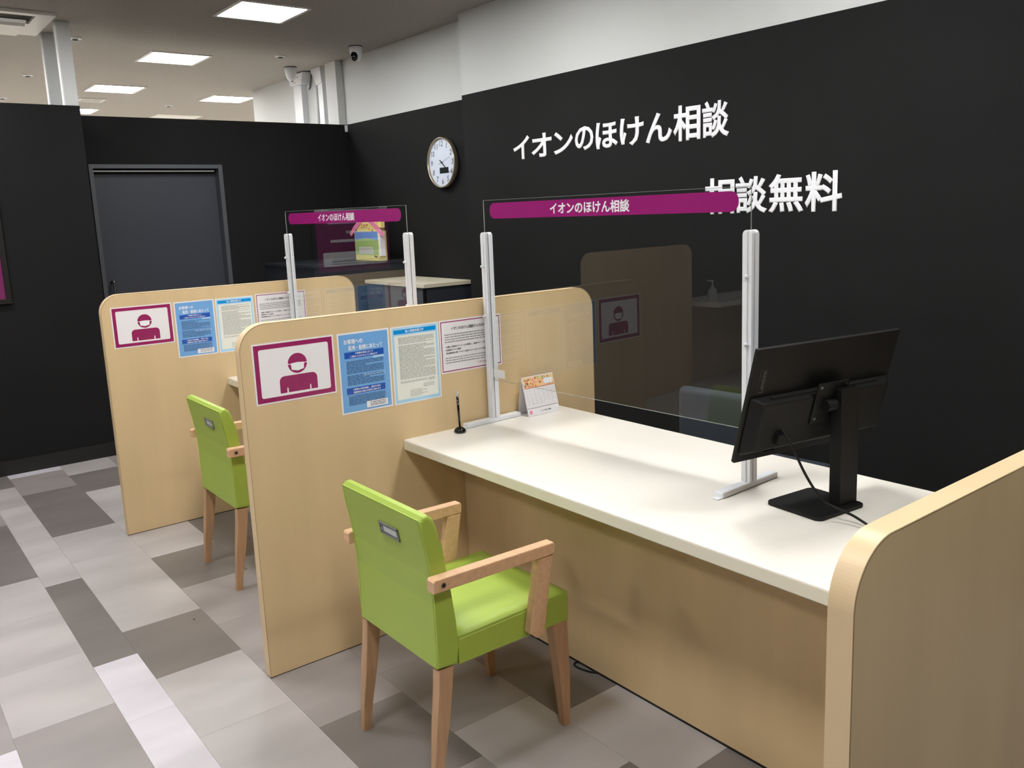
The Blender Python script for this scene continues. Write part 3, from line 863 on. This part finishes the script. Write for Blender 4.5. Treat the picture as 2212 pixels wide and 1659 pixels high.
    link('grip_plate', B(-a + .005, a - .005, -b + .004, b - .004, -.002, .0008), 'grey_plastic', h)
    link('grip_lip', B(-a + .022, a - .010, -.008, .010, .0008, .0022, bev=.0005), 'pale_plate', h)
    link('grip_latch', B(-a + .009, -a + .017, -.007, .004, .0008, .003), 'chrome', h)
    return t
make_chair((0, -0.7025, 0), 0, 'lime green armchair with beech legs at the near booth')
make_chair((0.08, 1.0225, 0), 0, 'lime green armchair in the far booth, half hidden by the middle divider')

# ------------------------------------------------------------------ monitor
t = tag(empty('computer_monitor', (1.045, -1.49, DZ)), 'black computer monitor seen from behind on the near desk', 'monitor')
t.rotation_euler = (0, 0, -R(6))
inv = t.matrix_basis.inverted()
bs = link('stand_base', prism(bmesh.new(), rrect(-.096, -.088, .096, .096, .014, 5), 'z', .0005, .011, bev=.002), 'black_plastic', t)
# panel frame: local x = width, y = up, z = out of the rear
ang = 1.3926; tl = -0.2727
wd = Vector((math.sin(ang), -math.cos(ang), 0)); nr = Vector((-math.cos(ang), -math.sin(ang), 0))
upv = Vector((0, 0, 1)) * math.cos(tl) + (-nr) * math.sin(tl); nz = wd.cross(upv)
pm = Matrix((wd, upv, nz)).transposed().to_4x4(); pm.translation = Vector((1.064, -1.480, 1.070))
def prt(name, bm, m, parent=t, smooth=False):
    o = link(name, bm, m, parent, smooth=smooth)
    return o
pw, phh = .536 / 2, .332 / 2
t_inv = (Matrix.Translation((1.045, -1.49, DZ)) @ Matrix.Rotation(-R(6), 4, 'Z')).inverted()
shell = link('rear_shell', B(-pw, pw, -phh, phh, -.012, 0.0, bev=.0015), 'black_plastic', t)
shell.matrix_local = t_inv @ pm
link('display_face', B(-pw + .006, pw - .006, -phh + .016, phh - .006, -.0128, -.012), 'screen', shell)
bm = bmesh.new()
lo = [(-.2635, -phh + .022), (.2635, -phh + .022), (.2635, .030), (-.2635, .030)]
hi = [(-.235, -phh + .046), (.235, -phh + .046), (.235, .020), (-.235, .020)]
va = [bm.verts.new((x, y, .0002)) for x, y in lo]; vb = [bm.verts.new((x, y, .034)) for x, y in hi]
bm.faces.new(va[::-1]); bm.faces.new(vb)
for k in range(4): bm.faces.new((va[k], va[(k + 1) % 4], vb[(k + 1) % 4], vb[k]))
bmesh.ops.bevel(bm, geom=bm.edges[:], offset=.006, segments=3, affect='EDGES', profile=0.5)
link('lower_housing', bm, 'black_plastic', shell)
link('vent_slots', B(-.20, .20, .026, .0285, .006, .0195), 'slot', shell)
link('mount_plate', B(-.058, .058, -.062, .058, .0345, .040, bev=.002), 'black_plastic', shell)
for sx in (-.047, .047):
    for sy_ in (-.047, .047):
        link('screw', cyl(bmesh.new(), (sx, sy_, .040), (sx, sy_, .0425), .0038, n=12), 'steel', shell)
link('tilt_hinge', cyl(bmesh.new(), (-.03, -.005, .052), (.03, -.005, .052), .016), 'black_plastic', shell)
text_obj('brand_lettering', 'Lenovo', 'dark_grey', shell, -.222, .040, .0004, width=.062, height=.014, bold=.02, rotz=R(90))
bm = bmesh.new()
for q in ((-.241, -.2403, .036, .106), (-.2197, -.219, .036, .106), (-.2403, -.2197, .036, .0367), (-.2403, -.2197, .1053, .106)): box(bm, *q, .0, .0004)
link('brand_outline', bm, 'ink_dark', shell)
lb = link('rating_label', B(-.165, -.125, -.150, -.132, .0, .0004), 'black_gloss', shell)
text_obj('label_mark', 'HDMI', 'dark_grey', shell, -.162, -.145, .0006, width=.034, height=.008)
# stand column (world placed, made local)
bm = bmesh.new(); box(bm, 1.062, 1.134, -1.558, -1.520, DZ + .0112, 1.095, bev=.003)
stc = link('stand_column', bm, 'black_plastic', t)
stc.matrix_local = t_inv @ Matrix.Translation((1.098, -1.539, 0)) @ Matrix.Rotation(-R(8), 4, 'Z') @ Matrix.Translation((-1.098, 1.539, 0))
bm = tube(bmesh.new(), [(.897, -1.475, 1.005), (.897, -1.50, .975), (.903, -1.52, .935), (.914, -1.535, .895), (.935, -1.55, .850), (.955, -1.57, .812), (.972, -1.60, .795), (.985, -1.64, .781), (.975, -1.70, .766), (.955, -1.76, .7605), (.95, -1.9, .7605), (.96, -2.12, .7605)], .0036, 8)
tag(link('power_cable', bm, 'black_plastic'), 'black cable drooping from the monitor over its base to the desk', 'cable')
link('cable_plug', B(-.176, -.150, -.102, -.070, .033, .050, bev=.002), 'black_plastic', shell)

# ------------------------------------------------------------------ pen in a stand
t = tag(empty('pen_stand', (0.812, -0.070, DZ)), 'black domed pen stand with an upright dark pen on the near desk', 'pen stand')
link('stand_dome', lathe(bmesh.new(), [(0, .0005), (.021, .0005), (.0235, .005), (.023, .010), (.019, .0165), (.012, .021), (.006, .0235), (0, .024)], 32), 'black_gloss', t, smooth=True)
link('pen_barrel', cyl(bmesh.new(), (0, 0, .022), (-.004, .001, .145), .0042, .0050, 14), 'black_gloss', t, smooth=True)
link('pen_ring', cyl(bmesh.new(), (-.0040, .001, .145), (-.0041, .001, .152), .0050, .0048, 14), 'chrome', t, smooth=True)
link('pen_cap', cyl(bmesh.new(), (-.0041, .001, .152), (-.0045, .001, .166), .0046, .0036, 14), 'pale_plate', t, smooth=True)

# ------------------------------------------------------------------ desk calendar
t = tag(empty('desk_calendar', (1.151, -0.079, DZ)), 'white tent desk calendar with autumn print beside the divider', 'calendar')
cw, chh, lean = .170, .158, R(15)
rotf = Matrix(((1, 0, 0), (0, math.sin(lean), -math.cos(lean)), (0, math.cos(lean), math.sin(lean))))
fr = empty('front_board'); bpy.data.objects.remove(fr)
fr = link('front_board', B(0, cw, 0, chh + .008, -.0012, 0), 'paper', t)
fr.matrix_local = Matrix.Translation((0, 0.0012, .001)) @ rotf.to_4x4()
apx = chh * math.sin(lean)
bk = link('back_board', B(0, cw, 0, chh + .006, -.0012, 0), 'paper', t)
ya_, za_ = apx + .0012, chh * math.cos(lean)
bl = math.asin(min(.9, (.074 - ya_) / chh))
bk.matrix_local = Matrix.Translation((0, .0745, .001)) @ Matrix(((1, 0, 0), (0, -math.sin(bl), -math.cos(bl)), (0, math.cos(bl), -math.sin(bl)))).to_4x4()
link('base_board', B(.001, cw - .001, .003, .072, .0003, .0012), 'paper', t)
cp = link('month_page', B(.002, cw - .002, .034, chh + .006, .0004, .003), 'paper', fr)
plink('autumn_picture', [rect(.004, .118, cw - .004, .162)], .0031, 'peach', fr)
rr_ = random.Random(3)
for m_, nn, y_a, y_b in (('orange', 26, .122, .150), ('leaf', 16, .146, .160), ('red', 26, .120, .158), ('pink', 12, .136, .158)):
    ps = []
    for k in range(nn):
        x_, y_, r_ = rr_.uniform(.008, cw - .012), rr_.uniform(y_a, y_b), rr_.uniform(.002, .0065)
        n_ = rr_.choice((5, 6, 7)); a0 = rr_.uniform(0, 6)
        ps.append([(x_ + r_ * rr_.uniform(.6, 1) * math.cos(a0 + 2 * PI * i / n_), max(.118, min(.162, y_ + r_ * rr_.uniform(.6, 1) * math.sin(a0 + 2 * PI * i / n_)))) for i in range(n_)])
    o = plink('picture_leaves', ps, .0033 + .0001 * ('orange', 'leaf', 'red', 'pink').index(m_), m_, fr); o['kind'] = 'stuff'
plink('picture_band', [rect(.004, .1155, cw - .004, .118)], .0033, 'red', fr)
plink('note_bubble', [rrect(.112, .124, .160, .148, .006, 4)], .0039, 'white_print', fr)
text_obj('month_number', '11', 'ink_blue', fr, .014, .124, .0040, width=.014, height=.014, bold=.02)
g_ = []
for k in range(6): g_.append(rect(.008, .042 + k * .0125, cw - .008, .0424 + k * .0125))
for k in range(8): g_.append(rect(.008 + k * .0218, .042, .0084 + k * .0218, .1045))
o = plink('date_grid', g_, .0031, 'ink_grey', fr); o['kind'] = 'stuff'
for k in range(30):
    c_i, r_i = (k + 2) % 7, (k + 2) // 7
    text_obj('date', str(k + 1), 'ink_grey', fr, .012 + c_i * .0218, .0955 - r_i * .0122, .0031, height=.0048, size=.01)
plink('date_mark', [rect(.138, .080, .152, .0806), rect(.138, .095, .152, .0956), rect(.138, .080, .1386, .0956), rect(.1514, .080, .152, .0956)], .0033, 'pink', fr)
plink('footer_square', [rect(.010, .008, .024, .023)], .0002, 'pink', fr)
text_obj('footer_text', 'イオンのほけん相談', 'ink_dark', fr, .070, .012, .0003, width=.055, height=.0065, bold=.01)

# ------------------------------------------------------------------ far corner: shelf, cabinet, card house
t = tag(empty('shelf_counter', (2.215, 2.40, 0)), 'beige topped low counter with dark cabinet below, against the clock wall', 'counter')
link('counter_top', B(0, WF - 2.215 - 0.001, 0, .866, 1.086, 1.113, bev=.002), 'shelf', t)
link('cabinet_side', B(.03, WF - 2.215 - .002, .018, .036, 0, 1.0855), 'navy', t)
link('corner_post', B(.012, .03, .018, .036, 0, 1.0855), 'frame_black', t)
link('cabinet_door', B(.012, .030, .04, .445, .05, 1.0855), 'door_frame', t)
link('cabinet_door', B(.012, .030, .449, .860, .05, 1.0855), 'door_frame', t)
link('cabinet_body', B(.0305, WF - 2.215 - .002, .0365, .860, .0, 1.085), 'navy', t)
t = tag(empty('dark_cabinet', (1.80, 3.275, 0)), 'dark navy cabinet in the corner behind the beige topped counter', 'cabinet')
link('carcass', B(0, WF - 1.80 - .002, .02, YB - 3.275 - .002, .0, 1.228), 'navy', t)
link('cabinet_top', B(-.01, WF - 1.80 - .001, -.005, YB - 3.275 - .001, 1.2285, 1.25), 'navy', t)
link('door_panel', B(.002, .415, .002, .0195, .03, 1.226), 'navy', t)
link('door_panel', B(.419, .834, .002, .0195, .03, 1.226), 'navy', t)

t = tag(empty('card_house', (2.375, 3.69, 1.2502), ROT_WEST), 'house shaped card display with pink roof on the dark cabinet', 'display')
hw_ = .40
bm = bmesh.new(); prism(bm, [(0, 0), (hw_, 0), (hw_, .232), (.232, .335), (.168, .335), (0, .232)], 'z', -.07, 0)
link('card_body', bm, 'yellow', t)
bm = bmesh.new(); prism(bm, [(-.075, .215), (-.055, .196), (.02, .238), (.20, .338), (.38, .238), (.475, .190), (.50, .212), (.40, .275), (.20, .385), (.0, .275)], 'z', .0005, .004)
link('roof_band', bm, 'pink', t)
link('chimney', B(.36, .42, .26, .36, -.05, -.02), 'yellow', t)
plink('sky_print', [rect(.008, .155, hw_ - .012, .232)], .0006, 'sky', t)
plink('meadow_print', [[(.008, .045), (hw_ - .012, .045), (hw_ - .012, .160), (.30, .172), (.2, .180), (.09, .172), (.008, .160)]], .0009, 'hill', t)
plink('text_panel', [rect(.07, .055, .30, .108)], .0012, 'cream_print', t)
ln = []
for k in range(4): ln += dashes(.08, .29, .062 + k * .011, .004, random.Random(k))
o = plink('small_print', ln, .0015, 'ink_grey', t); o['kind'] = 'stuff'
link('side_flap', B(hw_ + .0005, hw_ + .028, .04, .232, -.04, .001), 'white_print', t)
text_obj('title', 'ミケア', 'red', t, .128, .258, .0045, width=.12, height=.036, bold=.015)
for x_, y_, m_ in ((.26, .250, 'orange'), (.315, .240, 'red'), (.04, .243, 'seam'), (.335, .035, 'seam'), (.36, .032, 'seam')):
    plink('leaf_print', [[(x_ + .011 * math.cos(a), y_ + .009 * math.sin(a)) for a in [i * PI / 4 for i in range(8)]]], .0046, m_, t)

# ------------------------------------------------------------------ framed poster on the left wall
t = tag(empty('framed_poster', (-0.905, YL - 0.0005, 1.131), ROT_FRONT), 'plum poster in a thick black frame on the left wall', 'poster')
PW, PH = .767, 1.06
bm = bmesh.new()
for (a, b, c, d) in ((0, 0, PW, .032), (0, PH - .032, PW, PH), (0, .032, .032, PH - .032), (PW - .032, .032, PW, PH - .032)):
    box(bm, a, c, b, d, .0, .022, bev=.002)
link('picture_frame', bm, 'frame_black', t)
link('poster_sheet', B(.032, PW - .032, .032, PH - .032, .0, .006), 'poster', t)
plink('white_panel', [rrect(.07, .075, PW - .09, .19, .01, 4)], .0061, 'white_print', t)
plink('white_strip', [rect(.032, .50, PW - .032, .60)], .0061, 'white_print', t)
ln = []
for yy, e in ((.42, .62), (.34, .45), (.27, .6)): ln += dashes(.1, e, yy, .022, random.Random(int(yy * 100)))
o = plink('poster_lines', ln, .0064, 'white_print', t); o['kind'] = 'stuff'
ln = []
for yy in (.535, .09, .11): ln += dashes(.12, .6, yy, .018 if yy > .2 else .008, random.Random(int(yy * 100)))
o = plink('poster_print', ln, .0066, 'ink_dark', t); o['kind'] = 'stuff'

# ------------------------------------------------------------------ staff chair behind the desk
t = tag(empty('office_chair', (1.72, -0.64, 0)), 'dark navy office chair behind the near desk', 'chair')
t.rotation_euler = (0, 0, R(4))
bm = B(-.03, .03, -.22, .22, .50, .852, bev=.026, seg=4)
link('backrest', bm, 'navy_fabric', t, smooth=True)
link('seat', B(.02, .48, -.23, .23, .42, .485, bev=.025, seg=3), 'navy_fabric', t)
link('back_stem', B(-.052, -.0305, -.03, .03, .40, .58, bev=.003), 'black_plastic', t)
link('seat_plate', B(-.05, .35, -.06, .06, .395, .419), 'black_plastic', t)
link('gas_column', cyl(bmesh.new(), (.25, 0, .09), (.25, 0, .395), .025), 'black_plastic', t)
for k in range(5):
    a = 2 * PI * k / 5
    lg = link('star_leg', tube(bmesh.new(), [(.25 + .02 * math.cos(a), .02 * math.sin(a), .085), (.25 + .27 * math.cos(a), .27 * math.sin(a), .072)], .016, 8, 2), 'black_plastic', t)
    link('castor', cyl(bmesh.new(), (.25 + .265 * math.cos(a) - .015, .265 * math.sin(a), .028), (.25 + .265 * math.cos(a) + .015, .265 * math.sin(a), .028), .0275), 'black_plastic', lg)

# floor cable loop by the modesty panel
bm = tube(bmesh.new(), [(.875, -.66, .004), (.862, -.655, .004), (.8495, -.664, .004), (.8465, -.680, .004), (.850, -.705, .004), (.858, -.732, .004), (.870, -.752, .004), (.882, -.77, .004)], .003, 8)
tag(link('floor_cable', bm, 'black_plastic'), 'black cable loop peeping out under the near desk panel', 'cable')

# small dark scuff on a dark tile
tag(link('floor_crumb', lathe(bmesh.new(), [(0, .0), (.004, .0005), (.003, .003), (0, .004)], 8), 'seam', None, (-0.055, 0.66, 0.0002)), 'tiny dark crumb lying on a dark tile in the aisle', 'crumb')

# ------------------------------------------------------------------ the opposite booth, seen only as a reflection in the screens
t = tag(empty('opposite_divider', (-2.94, 1.9, 0)), 'maple divider of the booths opposite, seen mirrored in the near screen', 'divider')
bm = bmesh.new(); prism(bm, rrect(0, 0.0, 1.36, H, .095, 10, (0, 0, 1, 1)), 'y', 0, T)
link('board', bm, 'maple', t)
link('edge_band', B(.1, 1.26, .001, T - .001, H, H + .001), 'maple_edge', t)
t = tag(empty('opposite_desk', (-4.43, 1.62, 0)), 'cream topped counter opposite, seen mirrored in the near screen', 'desk')
link('desktop', B(0, 1.46, 0, .5, DZ - DT, DZ, bev=.004), 'desk', t)
link('support_panel', B(.1, 1.4, .42, .44, 0, DZ - DT - .0005), 'maple', t)
t = tag(empty('pump_bottle', (-3.09, 1.79, DZ)), 'clear pump bottle on the counter opposite, seen mirrored in the near screen', 'bottle')
link('bottle_body', lathe(bmesh.new(), [(0, .0005), (.036, .0005), (.038, .01), (.038, .09), (.028, .11), (.014, .12), (.014, .13), (0, .13)], 24), 'pale_plate', t, smooth=True)
bm = cyl(bmesh.new(), (0, 0, .1302), (0, 0, .172), .006); box(bm, -.008, .008, -.008, .05, .172, .182)
link('pump_head', bm, 'white_plastic', t)
